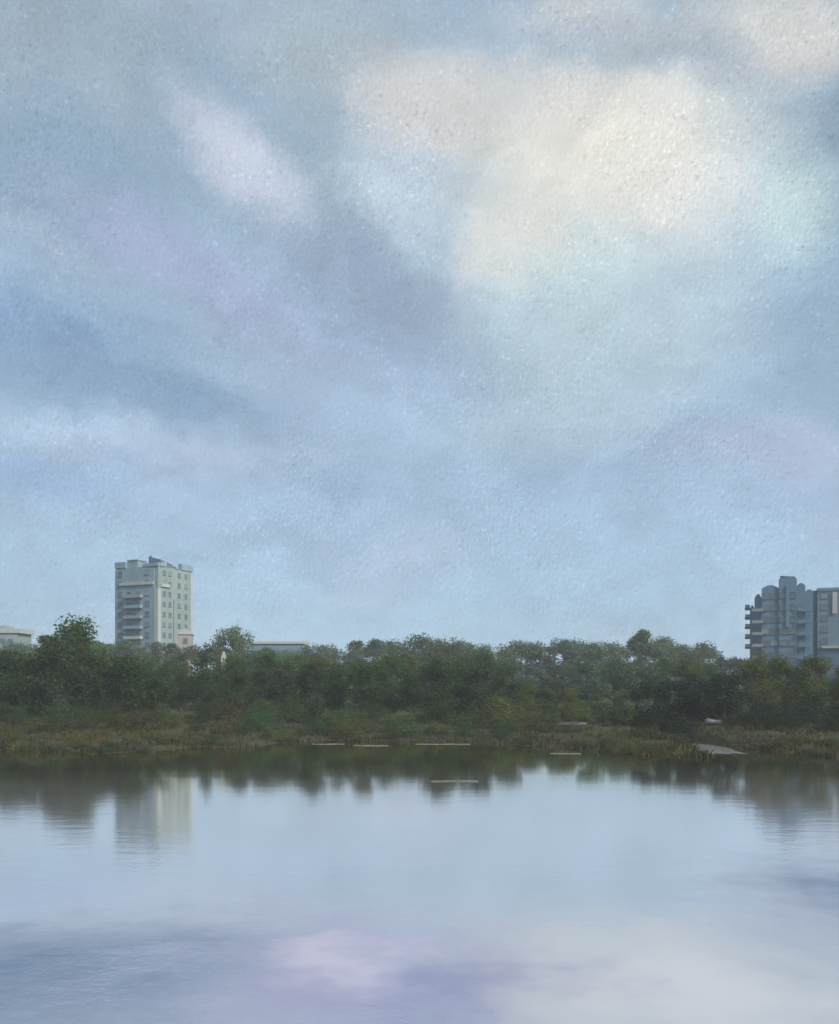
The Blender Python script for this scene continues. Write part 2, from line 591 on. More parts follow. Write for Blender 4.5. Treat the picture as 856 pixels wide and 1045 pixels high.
def crown_mesh(seed, kind, H):
    r = random.Random(seed)
    blobs = []
    if kind == 'round':
        for _ in range(20):
            a, q = r.uniform(0, 6.283), r.uniform(0, 1) ** 0.5
            z = r.uniform(0.14, 0.93)
            wz = math.sin(math.pi * min(1, max(0, (z - 0.02) / 1.0))) ** 0.6
            blobs.append((Vector((math.cos(a) * q * H * .30 * wz, math.sin(a) * q * H * .30 * wz, z * H)), H * r.uniform(.085, .155)))
        blobs.append((Vector((0, 0, .86 * H)), H * .13))
    elif kind == 'tall':
        for _ in range(15):
            a, q = r.uniform(0, 6.283), r.uniform(0, 1) ** 0.5
            z = r.uniform(0.22, 0.95)
            wz = 1 - 0.75 * max(0, (z - 0.45) / 0.5)
            blobs.append((Vector((math.cos(a) * q * H * .17 * wz, math.sin(a) * q * H * .17 * wz, z * H)), H * r.uniform(.06, .115)))
        blobs.append((Vector((0, 0, .95 * H)), H * .05))
    elif kind == 'conic':
        for i in range(22):
            z = 0.14 + 0.84 * (i / 21.0)
            a = r.uniform(0, 6.283)
            ro = H * .30 * (1 - z) * r.uniform(.4, 1)
            blobs.append((Vector((math.cos(a) * ro, math.sin(a) * ro, z * H)), H * (0.035 + .13 * (1 - z))))
    else:                                     # bush
        for _ in range(11):
            a, q = r.uniform(0, 6.283), r.uniform(0, 1) ** 0.5
            z = r.uniform(0.14, 0.82)
            blobs.append((Vector((math.cos(a) * q * H * .50, math.sin(a) * q * H * .42, z * H * (1 - .35 * q))), H * r.uniform(.14, .24)))
    vs, fs = [], []
    n = {'round': 5000, 'tall': 3400, 'conic': 2600, 'bush': 1900}[kind]
    wsum = [b[1] ** 2 for b in blobs]
    for _ in range(n):
        c, rad = r.choices(blobs, wsum)[0]
        d = Vector((r.gauss(0, 1), r.gauss(0, 1), r.gauss(0, 1) * 0.85))
        d.normalize()
        p = c + d * (rad * r.uniform(.45, 1.12))
        if r.random() < .05:
            p += d * rad * r.uniform(.1, .45)          # stray sprays break the outline
        if p.z < 0.05 * H: p.z = 0.05 * H + r.random() * .1 * H
        s = H * r.uniform(.010, .023) * (1.25 if kind == 'bush' else 1.0)
        nrm = (d + Vector((r.gauss(0, .7), r.gauss(0, .7), r.gauss(0, .7) + .25))).normalized()
        a = nrm.orthogonal().normalized()
        a.rotate(Matrix.Rotation(r.uniform(0, 6.283), 3, nrm))
        b = nrm.cross(a)
        fold = nrm * (s * r.uniform(-.3, .3))
        k = len(vs)
        vs += [p - a * s, p - b * s * .55 + fold, p + a * s * r.uniform(.8, 1.3), p + b * s * .6 + fold]
        fs += [(k, k + 1, k + 2), (k, k + 2, k + 3)]
    me = bpy.data.meshes.new('crown')
    me.from_pydata([tuple(v) for v in vs], [], fs)
    me.update()
    me.materials.append(M_LEAF)
    return me


def trunk_mesh(seed, kind, H):
    r = random.Random(seed + 500)
    mb = MB()
    top = {'round': .62, 'tall': .8, 'conic': .9, 'bush': .4}[kind] * H
    r0 = {'round': .022, 'tall': .018, 'conic': .016, 'bush': .02}[kind] * H
    p = Vector((0, 0, -0.4)); rad = r0 * 1.25
    pts = []
    for i in range(1, 6):
        q = Vector((r.uniform(-.012, .012) * H, r.uniform(-.012, .012) * H, top * i / 5))
        rn = r0 * (1 - .16 * i)
        mb.tube(p, q, rad, rn, 8)
        p, rad = q, rn
        pts.append((p.copy(), rn))
    for (q, rn) in pts[:-1]:
        for _ in range(2 if kind != 'conic' else 1):
            a = r.uniform(0, 6.283)
            L = H * r.uniform(.14, .26) * (.6 if kind in ('tall', 'conic') else 1)
            m1 = q + Vector((math.cos(a) * L * .6, math.sin(a) * L * .6, L * .45))
            m2 = m1 + Vector((math.cos(a + .4) * L * .4, math.sin(a + .4) * L * .4, L * .5))
            mb.tube(q, m1, rn * .55, rn * .34, 6)
            mb.tube(m1, m2, rn * .34, rn * .12, 5)
    me = bpy.data.meshes.new('trunk')
    me.from_pydata(mb.v, [], mb.f)
    me.update()
    me.materials.append(M_BARK)
    return me


LIB = {}
for kind, n, H in (('round', 5, 12.0), ('tall', 3, 14.0), ('conic', 1, 10.0), ('bush', 4, 3.2)):
    LIB[kind] = [(crown_mesh(11 * i + len(kind) * 101, kind, H), trunk_mesh(i + len(kind) * 7, kind, H), H) for i in range(n)]


def tree(kind, px, top_py, Y, colr, label, group, wide=1.0, name=None, var=None):
    x = X_(px, Y)
    g = ground_z(x, Y) - 0.05
    h = CH + (HY - top_py) / F * Y - g
    cm, tm, H = LIB[kind][rnd.randrange(len(LIB[kind])) if var is None else var]
    s = h / (H * {'round': 1.0, 'tall': 1.0, 'conic': 1.0, 'bush': .92}[kind])
    nm = name or {'round': 'broadleaf_tree', 'tall': 'tall_tree', 'conic': 'conical_tree', 'bush': 'bush'}[kind]
    root = empty(nm, (x, Y, g), rnd.uniform(0, 6.283), label, 'bush' if kind == 'bush' else 'tree', group)
    root.scale = (s * wide, s * wide, s)
    c = bpy.data.objects.new('crown' if kind != 'bush' else 'foliage', cm)
    c.color = (*[v * rnd.uniform(.86, 1.14) for v in colr], 1)
    t = bpy.data.objects.new('trunk' if kind != 'bush' else 'stem', tm)
    for o in (c, t):
        COL.objects.link(o)
        o.parent = root
    return root


FAR_C = (0.104, 0.162, 0.096)  # pale green, with distance haze put partly into the leaf colour
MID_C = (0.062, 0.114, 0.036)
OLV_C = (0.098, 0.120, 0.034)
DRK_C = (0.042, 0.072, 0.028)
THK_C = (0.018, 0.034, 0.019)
BRN_C = (0.092, 0.078, 0.034)
GRY_C = (0.100, 0.122, 0.078)
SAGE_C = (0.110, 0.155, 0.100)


def prof(tab, px):
    for (a, b), (c, d) in zip(tab, tab[1:]):
        if a <= px <= c:
            return b + (d - b) * (px - a) / (c - a)
    return tab[0][1] if px < tab[0][0] else tab[-1][1]


def zone(px):
    if px < 118: return 'left of the broad blue tower'
    if px < 200: return 'in front of the broad blue tower'
    if px < 420: return 'just right of the broad blue tower'
    if px < 640: return 'midway between the two towers'
    if px < 755: return 'just left of the stepped tower'
    return 'in front of the stepped tower'


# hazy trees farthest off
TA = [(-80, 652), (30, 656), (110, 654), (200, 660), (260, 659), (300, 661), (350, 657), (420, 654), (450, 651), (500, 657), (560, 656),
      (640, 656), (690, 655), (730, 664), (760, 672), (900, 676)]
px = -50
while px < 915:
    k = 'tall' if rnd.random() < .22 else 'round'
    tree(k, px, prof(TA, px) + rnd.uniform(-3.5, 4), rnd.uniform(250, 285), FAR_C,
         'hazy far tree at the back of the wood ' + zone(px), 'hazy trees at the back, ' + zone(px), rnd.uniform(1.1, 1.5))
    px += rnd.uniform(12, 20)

# middle row
TB = [(-80, 664), (40, 660), (110, 664), (130, 664), (200, 668), (260, 662), (330, 668), (400, 664), (440, 660), (500, 664), (540, 672),
      (600, 670), (660, 664), (700, 668), (740, 676), (780, 676), (900, 684)]
px = -50
while px < 915:
    c = SAGE_C if 500 < px < 670 else (MID_C if (px < 520 and rnd.random() < .62) or rnd.random() < .25 else OLV_C)
    if 222 > px > 196 or 240 > px > 222:
        px += 10
        continue
    tree('round', px, prof(TB, px) + 5 + rnd.uniform(-3, 6), rnd.uniform(142, 166), c,
         {OLV_C: 'olive', MID_C: 'green', SAGE_C: 'pale sage'}[c] + ' tree in the middle of the wood ' + zone(px), {OLV_C: 'olive', MID_C: 'green', SAGE_C: 'pale sage'}[c] + ' trees midway back, ' + zone(px), rnd.uniform(1.1, 1.5))
    px += rnd.uniform(20, 30)

# front row
TCf = [(-80, 668), (0, 660), (110, 664), (150, 678), (200, 682), (230, 688), (300, 676), (400, 680), (470, 674), (520, 684), (560, 708), (640, 702), (700, 688), (750, 674), (800, 672), (900, 678)]
px = -50
while px < 915:
    if 212 < px < 246: px = 246
    c = DRK_C if px < 520 else (OLV_C if px < 650 or px > 768 else THK_C)
    tree('round', px, prof(TCf, px) + rnd.uniform(-5, 7), rnd.uniform(114, 128) if 110 < px < 640 else (rnd.uniform(110, 118) if px < 640 else rnd.uniform(101, 110)), c,
         {DRK_C: 'dark', OLV_C: 'olive', THK_C: 'blackish'}[c] + ' green front tree by the bank ' + zone(px), {DRK_C: 'dark', OLV_C: 'olive', THK_C: 'blackish'}[c] + ' front trees, ' + zone(px), rnd.uniform(1.0, 1.35))
    px += rnd.uniform(20, 32)

# bushes along the bank
px = -50
while px < 640:
    for Y, base in ((rnd.uniform(106, 116), 712), (rnd.uniform(94, 103), 727)):
        c = rnd.choice((MID_C, OLV_C, BRN_C, DRK_C) if Y > 104 else ((BRN_C, BRN_C, OLV_C, DRK_C) if px < 230 else (MID_C, OLV_C, GRY_C, DRK_C)))
        nmw = {MID_C: 'green', OLV_C: 'olive', BRN_C: 'brownish', DRK_C: 'dark green', GRY_C: 'grey green'}[c]
        wh = 'taller ' if Y > 104 else 'low '
        tree('bush', px + rnd.uniform(-8, 8), base + rnd.uniform(-8, 7), Y, c, wh + nmw + ' bush on the bank ' + zone(px),
             wh + nmw + ' bank bushes, ' + zone(px), rnd.uniform(1.0, 1.7))
    px += rnd.uniform(17, 28)
px = -50
while px < 900:
    if 676 < px < 752:
        px += 12
        continue
    x0 = X_(px, 84)
    Y = 62.0
    while ground_z(X_(px, Y), Y) < 0.0: Y += 1.0
    Y += rnd.uniform(-1.5, 5)
    c = rnd.choice((BRN_C, OLV_C, GRY_C, DRK_C))
    nmw = {OLV_C: 'olive', BRN_C: 'brownish', DRK_C: 'dark green', GRY_C: 'grey green'}[c]
    tree('bush', px, HY + (CH - rnd.uniform(.7, 1.9)) / Y * F, Y, c, 'small ' + nmw + ' bush at the waterline ' + zone(px),
         'small ' + nmw + ' waterline bushes, ' + zone(px), rnd.uniform(1.3, 2.4))
    px += rnd.uniform(10, 24)
# the dark thicket on the right shore
px = 636
while px < 915:
    for Y, top in ((rnd.uniform(94, 99), 722), (rnd.uniform(101, 108), 704)):
        if Y < 100 and px < 690: continue
        if 698 < px < 752: Y, top = rnd.uniform(110, 116), 704
        tree('bush', px + rnd.uniform(-6, 6), top + rnd.uniform(-7, 7) + (10 if px < 665 else 0), Y, THK_C,
             'dark low bush of the thicket on the right shore ' + ('beside the white boat' if px < 755 else 'below the stepped tower'),
             'dark thicket ' + ('beside the white boat' if px < 755 else 'below the stepped tower'), rnd.uniform(.9, 1.4))
    px += rnd.uniform(16, 24)

# trees that stand out
tree('round', 78, 634, 136, MID_C, 'tallest tree of the wood, left of the broad blue tower', None, 1.1, var=0)
tree('tall', 48, 648, 140, MID_C, 'slim tree beside the tallest tree at the left edge', None, 1.3, var=0)
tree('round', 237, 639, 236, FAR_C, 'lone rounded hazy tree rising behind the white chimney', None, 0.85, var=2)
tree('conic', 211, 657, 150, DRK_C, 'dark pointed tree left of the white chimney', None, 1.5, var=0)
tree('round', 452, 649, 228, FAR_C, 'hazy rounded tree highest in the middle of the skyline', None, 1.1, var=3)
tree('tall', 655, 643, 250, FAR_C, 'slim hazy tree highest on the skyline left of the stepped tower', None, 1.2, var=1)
tree('round', 772, 664, 165, OLV_C, 'olive tree against the foot of the stepped tower', None, 1.0, var=4)

tree('round', 219, 682, 139, DRK_C, 'dark tree hiding the foot of the white chimney', None, .9, var=2)
tree('round', 245, 679, 140, MID_C, 'green tree hiding the wall of the dark roofed house', None, 1.0, var=3)

# ------------------------------------------------------------------ reeds and grass on the bank
r = random.Random(31)
vs, fs = [], []
cnt = 0
while cnt < 12000:
    y = r.uniform(72, 118)
    x = r.uniform(-.54, .54) * y
    z = ground_z(x, y)
    pxx = CX + x / y * F
    if z < (-0.55 if mnoise.noise(Vector((x * .35, y * .22, 5.5))) > .16 and not 675 < pxx < 750 else -0.05): continue
    if z > 0.5 and r.random() < .45: continue
    if mnoise.noise(Vector((x * .28, y * .20, 7.7))) < -.02 and r.random() < .85: continue
    cnt += 1
    hh = r.uniform(.15, .5) * (1.0 + .8 * mnoise.noise(Vector((x * .15, y * .15, 0))))
    for _ in range(5):
        bx, by = x + r.gauss(0, .25), y + r.gauss(0, .25)
        a = r.uniform(0, 6.283)
        wd = r.uniform(.03, .07)
        h = hh * r.uniform(.6, 1.1)
        lx, ly = r.gauss(0, .25) * h, r.gauss(0, .25) * h
        k = len(vs)
        vs += [(bx - math.cos(a) * wd, by - math.sin(a) * wd, z - .05), (bx + math.cos(a) * wd, by + math.sin(a) * wd, z - .05),
               (bx + lx * .4 + math.cos(a) * wd * .7, by + ly * .4 + math.sin(a) * wd * .7, z + h * .6), (bx + lx, by + ly, z + h)]
        fs += [(k, k + 1, k + 2), (k, k + 2, k + 3)]
m, nt, out = new_mat('reed_blades')
ge = nt.new('ShaderNodeNewGeometry')
tcr = nt.new('ShaderNodeTexCoord')
nb = nt.noise(tcr.outputs['Object'], 0.07, 5, 0.65)
c = nt.ramp(nb.outputs[0], [(0.32, (0.105, 0.088, 0.040)), (0.44, (0.085, 0.095, 0.045)), (0.55, (0.15, 0.128, 0.055)), (0.68, (0.100, 0.105, 0.060))])
spx = nt.new('ShaderNodeSeparateXYZ')
nt.put(spx.inputs[0], tcr.outputs['Object'])
mid = nt.math('MULTIPLY', nt.maprange(nt.math('ABSOLUTE', nt.math('ADD', spx.outputs[0], 3.0)), 12, 24, .75, 0, True), nt.maprange(nb.outputs[0], .35, .6, .3, 1))
c = nt.mix(mid, c, (0.135, 0.150, 0.112))
c = nt.vmath('SCALE', c, scale=nt.maprange(ge.outputs['Random Per Island'], 0, 1, .28, .78))
df = nt.new('ShaderNodeBsdfDiffuse')
nt.put(df.inputs['Color'], c)
nt.l.new(df.outputs[0], out.inputs[0])
tag(mesh_obj('reed_grass', vs, fs, m), 'olive and straw coloured reed grass along the waterline', 'grass', kind='stuff')

# ------------------------------------------------------------------ building materials
M_BLUE = surface_mat('blue_grey_render', (0.21, 0.31, 0.37), 0.22, 0.25, streak=True)  # bluish shade and haze put into the tower's lake face
M_PALE = surface_mat('pale_render', (0.24, 0.31, 0.31), 0.20, 0.25, streak=True)
M_CREAM = surface_mat('cream_paint', (0.38, 0.42, 0.41), 0.12, 0.5)
M_WHITE = surface_mat('white_paint', (0.44, 0.44, 0.42), 0.10, 0.8)
M_PINK = surface_mat('pink_render', (0.33, 0.295, 0.28), 0.15, 0.5)
M_SLATE = surface_mat('blue_roofing', (0.10, 0.15, 0.23), 0.25, 0.5)
M_DARKROOF = surface_mat('dark_roofing', (0.05, 0.055, 0.06), 0.3, 1.0)
M_STEP = surface_mat('stone_blue_concrete', (0.12, 0.21, 0.30), 0.22, 0.22, streak=True)
M_STEP2 = surface_mat('grey_green_concrete', (0.15, 0.23, 0.29), 0.22, 0.22, streak=True)
M_SLAB = surface_mat('balcony_concrete', (0.25, 0.29, 0.31), 0.2, 0.7)
M_BRICK = surface_mat('dark_brick', (0.075, 0.06, 0.045), 0.3, 1.5)
M_SLABD = surface_mat('weathered_slab', (0.12, 0.14, 0.17), 0.3, 0.7)


def glass_mat():
    m, nt, out = new_mat('window_glass')
    p = nt.new('ShaderNodeBsdfPrincipled')
    ge = nt.new('ShaderNodeObjectInfo')
    c = nt.ramp(ge.outputs['Random'], [(0.0, (0.07, 0.10, 0.12)), (0.7, (0.14, 0.17, 0.19)), (1.0, (0.30, 0.31, 0.29))])
    nt.put(p.inputs['Base Color'], c)
    p.inputs['Roughness'].default_value = 0.12
    p.inputs['Specular IOR Level'].default_value = 0.6
    nt.l.new(p.outputs[0], out.inputs[0])
    return m


M_GLASS = glass_mat()
M_FRAME = surface_mat('window_frame_paint', (0.15, 0.22, 0.27), 0.1, 2.0)


def window_meshes(w, h, d=0.10):
    """frame and pane in a local xz plane looking along -y"""
    fw = 0.12
    f = MB()
    f.box(-w / 2, -w / 2 + fw, -d, 0.02, 0, h); f.box(w / 2 - fw, w / 2, -d, 0.02, 0, h)
    f.box(-w / 2 + fw, w / 2 - fw, -d, 0.02, 0, fw); f.box(-w / 2 + fw, w / 2 - fw, -d, 0.02, h - fw, h)
    f.box(-.04, .04, -d + .01, 0.02, fw, h - fw)
    f.box(-w / 2 - .1, w / 2 + .1, -d - .12, 0.02, -.1, -0.003)
    g = MB().box(-w / 2 + fw - .01, w / 2 - fw + .01, -.035, 0.015, fw - .01, h - fw + .01)
    out = []
    for nm, mb, mt in (('window', f, M_FRAME), ('pane', g, M_GLASS)):
        me = bpy.data.meshes.new(nm)
        me.from_pydata(mb.v, [], mb.f)
        me.update()
        me.materials.append(mt)
        out.append(me)
    return out


WIN = window_meshes(1.9, 1.6)
WIN_S = window_meshes(1.3, 1.5)


def put_window(parent, loc, rz, kit=WIN):
    a = bpy.data.objects.new('window', kit[0])
    b = bpy.data.objects.new('pane', kit[1])
    COL.objects.link(a); COL.objects.link(b)
    a.parent = parent; b.parent = a
    a.location = loc; a.rotation_euler = (0, 0, rz)


# ------------------------------------------------------------------ broad tower on the left
Y = 300.0
mpp = Y / F
xc = X_(158, Y)
gz = ground_z(xc, Y)
T = empty('apartment_tower', (xc, Y, gz), R(-23), 'broad blue and pale grey apartment tower with notched roofline on the left', 'tower')
# local frame: left face looks along -y (towards the camera's left), right face looks along +x after the turn
S1, S2 = 17.2, 17.4
hx, hy = S1 / 2, S2 / 2
zt = CH + (HY - 582) * mpp - gz


def zpx(py): return CH + (HY - py) * mpp - gz


b = MB().box(-hx, hx, -hy, hy, -1, zt)
b.build('wall', M_PALE, T)
# lake face, its bluish shade put into the colour, stops just short of the corners
b = MB()
b.box(-hx - .12, hx - 1.4, -hy - .25, -hy - .003, -1, zt - .6)
b.build('shaded_face', M_BLUE, T)
# parapet with stepped blocks, as the notched skyline
pb = MB()
t0 = zt + .003
for (x0, x1, y0, y1, hgt) in ((-hx - .2, -hx + 4.2, -hy - .3, -hy + 1.2, 1.9), (hx - 5.2, hx + .2, -hy - .3, -hy + 1.0, 1.0),
                              (hx - 1.0, hx + .3, -hy + 1.01, -hy + 3.0, 1.3), (hx - 1.0, hx + .3, -hy + 8.6, -hy + 10.0, .8), (hx - 1.0, hx + .3, -hy + 11.5, hy + .2, 2.0),
                              (-hx - .2, -hx + 1.0, -hy + 1.21, hy, .7), (-hx + 1.01, hx - 1.01, hy - 1.0, hy + .1, .8)):
    pb.box(x0, x1, y0, y1, t0, t0 + hgt)
pb.build('parapet', M_BLUE, T)
lb = MB().box(-hx + 4.4, -hx + 8.4, -hy + .6, -hy + 5.0, t0, t0 + 2.3)
lb.box(-hx + 4.2, -hx + 8.6, -hy + .4, -hy + 5.2, t0 + 2.303, t0 + 2.6)
lb.build('lift_housing', M_BLUE, T)
# slate blue penthouse with a sloping roof
ph = MB().prism([(hx - 5.6, -hy + 2.2), (hx - .6, -hy + 2.2), (hx - .6, -hy + 8.2), (hx - 5.6, -hy + 8.2)], t0, 0, [t0 + 3.6, t0 + 2.3, t0 + 1.3, t0 + 2.6])
pho = ph.build('penthouse', M_SLATE, T)
MB().box(hx - .58, hx - .40, -hy + 3.2, -hy + 4.6, t0 + .4, t0 + 1.6).build('window', M_CREAM, pho)
MB().tube((hx - 5.2, -hy + 2.9, t0 + 2.6), (hx - 5.2, -hy + 2.9, t0 + 4.0), .28, .24, 8).build('vent_pipe', M_SLATE, T)
# pale corner pilasters
pl = MB().box(hx - 1.35, hx + .22, -hy - .32, -hy + 1.1, -1, zpx(604))
pl.build('corner_pilaster', M_CREAM, T)
pl = MB().box(hx - .9, hx + .22, hy - 1.0, hy + .22, -1, zt - .8)
pl.build('corner_pilaster', M_CREAM, T)
MB().box(hx + .003, hx + .35, -hy + 7.6, -hy + 8.5, -1, zpx(613)).build('downpipe_strip', M_SLAB, T)
# pale ledge under the top storey
lg = MB().box(-hx + 2.0, hx - 1.5, -hy - .75, -hy - .253, zpx(600), zpx(597))
lg.box(hx + .003, hx + .5, -hy + 1.2, -hy + 5.6, zpx(602), zpx(599))
lg.build('ledge', M_CREAM, T)
storey = 3.35
z0 = zpx(664)
i = 0
zz = z0
while zz + 2.4 < zt - .5:
    for k, x in enumerate((-hx + 2.1, -hx + 13.1)):
        put_window(T, (x, -hy - .25, zz + .7), 0, WIN)
    if abs(zz + .7 - zpx(598)) > 2.6:
        # balcony in the middle of the lake face: slab, parapet panel
        bal = MB().box(-hx + 4.2, -hx + 11.2, -hy - 1.55, -hy - .253, zz - .12, zz + .08)
        bo = bal.build('balcony', M_SLABD, T)
        pr = MB().box(-hx + 4.2, -hx + 11.2, -hy - 1.55, -hy - 1.42, zz + .083, zz + 1.0)
        pr.box(-hx + 4.2, -hx + 4.33, -hy - 1.417, -hy - .253, zz + .083, zz + 1.0)
        pr.box(-hx + 11.07, -hx + 11.2, -hy - 1.417, -hy - .253, zz + .083, zz + 1.0)
        pr.build('railing', M_CREAM if i in (1, 6, 7) else (M_SLAB if i % 2 else M_BLUE), bo)
        for x in (-hx + 5.8, -hx + 9.4):
            put_window(T, (x, -hy - .25, zz + .55), 0, WIN)
    for y in (-hy + 3.0, -hy + 5.9, -hy + 10.6, -hy + 14.2):
        put_window(T, (hx, y, zz + .7), R(90), WIN_S)
    zz += storey
    i += 1

# small pink house at the tower's foot
Y2 = 272.0
m2 = Y2 / F
xh = X_(190, Y2)
g2 = ground_z(xh, Y2)
Hh = empty('pink_house', (xh, Y2, g2), R(12), 'small pale pink house at the right foot of the broad tower', 'house')
e = CH + (HY - 648) * m2 - g2
MB().box(-2.1, 2.1, -3, 3, -1, e).build('wall', M_PINK, Hh)
rf = MB().add([(-2.4, -3.3, e + .003), (2.4, -3.3, e + .003), (2.4, 3.3, e + .003), (-2.4, 3.3, e + .003), (0, -3.3, e + 1.9), (0, 3.3, e + 1.9)],
              [(0, 1, 4), (2, 3, 5), (1, 2, 5, 4), (3, 0, 4, 5), (0, 3, 2, 1)])
rf.build('roof', M_CREAM, Hh)
put_window(Hh, (0, -3.0, e - 2.6), 0, WIN_S)

# ------------------------------------------------------------------ stepped tower on the right
Y = 250.0
mpp = Y / F
xc = X_(796, Y)
gz = ground_z(xc, Y)
AZ = math.atan2(xc, Y)
T = empty('stepped_tower', (xc, Y, gz), -AZ, 'blue grey tower block with stepped rounded top on the right', 'tower')


def lx(px): return (px - 796) * mpp * math.cos(AZ)


# main shaft: bays of different height, middle ones nearer the lake, so the plan is rounded
bays = [(764, 769, 616, 2.2), (769, 776.5, 605, 1.2), (776.5, 794, 596.5, .4), (794, 812.5, 589, 0.0), (812.5, 821, 595.5, .5), (821, 829, 602, 1.4)]
for (a, b_, tpy, yo) in bays:
    mb = MB()
    z1 = zpx(tpy)
    x0, x1 = lx(a), lx(b_) - .004
    rise = {764: 1.6, 769: 1.9, 776.5: 1.5, 794: .9, 812.5: 1.2, 821: .9}[a]
    arc = [(x0, -1.0), (x1, -1.0)]
    for i in range(9):
        u = i / 8
        q = x1 + (x0 - x1) * u
        k = math.sin(math.pi * (0.12 + .76 * u))
        arc.append((q, z1 - rise + rise * k))
    n = len(arc)
    mb.add([(x, yo, z) for x, z in arc] + [(x, 15 - yo, z) for x, z in arc],
           [tuple(range(n)), tuple(range(2 * n - 1, n - 1, -1))] + [((i + 1) % n, i, n + i, n + (i + 1) % n) for i in range(n)])
    mb.build('bay', M_STEP, T)
rp = MB().prism([(lx(795.5), 2.5), (lx(811), 2.5), (lx(811), 9), (lx(795.5), 9)], zpx(589) + .26, 0,
                [zpx(586.5), zpx(588), zpx(588), zpx(586.5)])
rp.build('roof_housing', M_SLATE, T)
MB().box(lx(803) - .4, lx(803) + .4, -.35, -.003, zpx(640), zpx(598)).build('rib', M_STEP, T)
# balconies sticking out on the left edge
for py in (618, 628, 638, 648.5, 659):
    zz = zpx(py)
    bo = MB().box(lx(758.5), lx(764) - .004, 2.6, 8, zz - .45, zz - .1).build('balcony', M_SLABD, T)
    MB().box(lx(758.9), lx(759.4), 2.7, 7.9, zz - .097, zz + .75).box(lx(759.4) + .003, lx(764) - .004, 2.7, 2.85, zz - .097, zz + .75).build('railing', M_SLAB, bo)
# windows and front balconies
for k in range(6):
    zz = zpx(672) + k * 3.3
    for px_ in (780, 789.5, 799, 808):
        yo = .4 if px_ < 794 else 0
        if zz + 2 < zpx(598):
            put_window(T, (lx(px_), yo, zz + .3), 0, WIN)
    if zz + 2 < zpx(606):
        put_window(T, (lx(816.5), .5, zz + .3), 0, WIN_S)
        bo = MB().box(lx(813.5), lx(828.5), -.55, .497, zz - .3, zz - .12).build('balcony', M_STEP, T)
        MB().box(lx(813.5), lx(828.5), -.55, -.45, zz - .117, zz + .6).build('railing', M_STEP, bo)
        bo = MB().box(lx(766.5), lx(778), -.6, .397, zz - .1, zz + .08).build('balcony', M_SLABD, T)
        MB().box(lx(766.5), lx(778), -.6, -.5, zz + .083, zz + .85).build('railing', M_SLAB, bo)

# its neighbour running out of the picture
Y = 256.0
mpp = Y / F
xc2 = X_(856, Y)
gz = ground_z(xc2, Y)
N = empty('apartment_block', (xc2, Y, gz), -AZ, 'grey green apartment block cut by the right edge, touching the stepped tower', 'apartment block')


def lx(px): return (px - 856) * mpp * math.cos(AZ)


zt = zpx(600.5)
MB().box(lx(834), lx(900), 0, 13, -1, zt).build('wall', M_STEP2, N)
MB().box(lx(829.5), lx(834) - .004, 2.0, 11, -1, zpx(601)).build('stair_recess', M_STEP, N)
MB().box(lx(833.5), lx(900.5), -.3, -.003, zt - .5, zt + .3).box(lx(833.5), lx(900.5), 0, 13.2, zt + .003, zt + .3).build('cornice', M_STEP2, N)
MB().prism([(lx(849), -.4), (lx(853.5), -.4), (lx(853.5), -.003), (lx(849), -.003)], zpx(626), zpx(604)).build('white_panel', M_WHITE, N)
MB().box(lx(838), lx(900), -1.1, -.003, zpx(661.5), zpx(659)).build('ledge', M_CREAM, N)
MB().box(lx(834), lx(900), -.5, -.003, -1, zpx(663)).build('plinth', M_SLATE, N)
for k in range(5):
    zz = zpx(656) + k * 3.2
    for px_ in (841, 861, 872, 884):
        if zz + 2 < zt:
            put_window(N, (lx(px_), 0, zz), 0, WIN)

# ------------------------------------------------------------------ low hazy buildings
Y = 330.0
mpp = Y / F
xb = X_(4, Y)
gz = ground_z(xb, Y)
Bq = empty('low_building', (xb, Y, gz), 0, 'low pale building with cream roof band at the left edge', 'building')


def lx(px): return (px - 4) * mpp


MB().box(lx(-40), lx(18), 0, 12, -1, zpx(646)).build('wall', M_PALE, Bq)
MB().box(lx(-40), lx(21), -.6, 12.5, zpx(646) + .003, zpx(641.5)).build('roof', M_CREAM, Bq)
MB().box(lx(-40), lx(2), 2, 10, zpx(641.5) + .003, zpx(638)).build('roof_housing', M_PALE, Bq)
for px_ in (3, 11):
    put_window(Bq, (lx(px_), 0, zpx(656)), 0, WIN)

Y = 300.0
mpp = Y / F
xb = X_(282, Y)
gz = ground_z(xb, Y)
Bq = empty('long_hall', (xb, Y, gz), 0, 'long low hall whose pale roof line shows above the trees', 'hall')


def lx(px): return (px - 282) * mpp


MB().box(lx(256), lx(310), 0, 14, -1, zpx(657)).build('wall', M_STEP2, Bq)
MB().prism([(lx(255), -.5), (lx(311), -.5), (lx(311), 14.5), (lx(255), 14.5)], zpx(657) + .003, 0,
           [zpx(654.5), zpx(654.5), zpx(652), zpx(652)]).build('roof', M_WHITE, Bq)

# house with the white chimney
Y = 148.0
mpp = Y / F
xb = X_(236, Y)
gz = ground_z(xb, Y)
Bq = empty('hidden_house', (xb, Y, gz), 0, 'dark roofed house with a tall white chimney sunk among the trees', 'house')


def lx(px): return (px - 236) * mpp


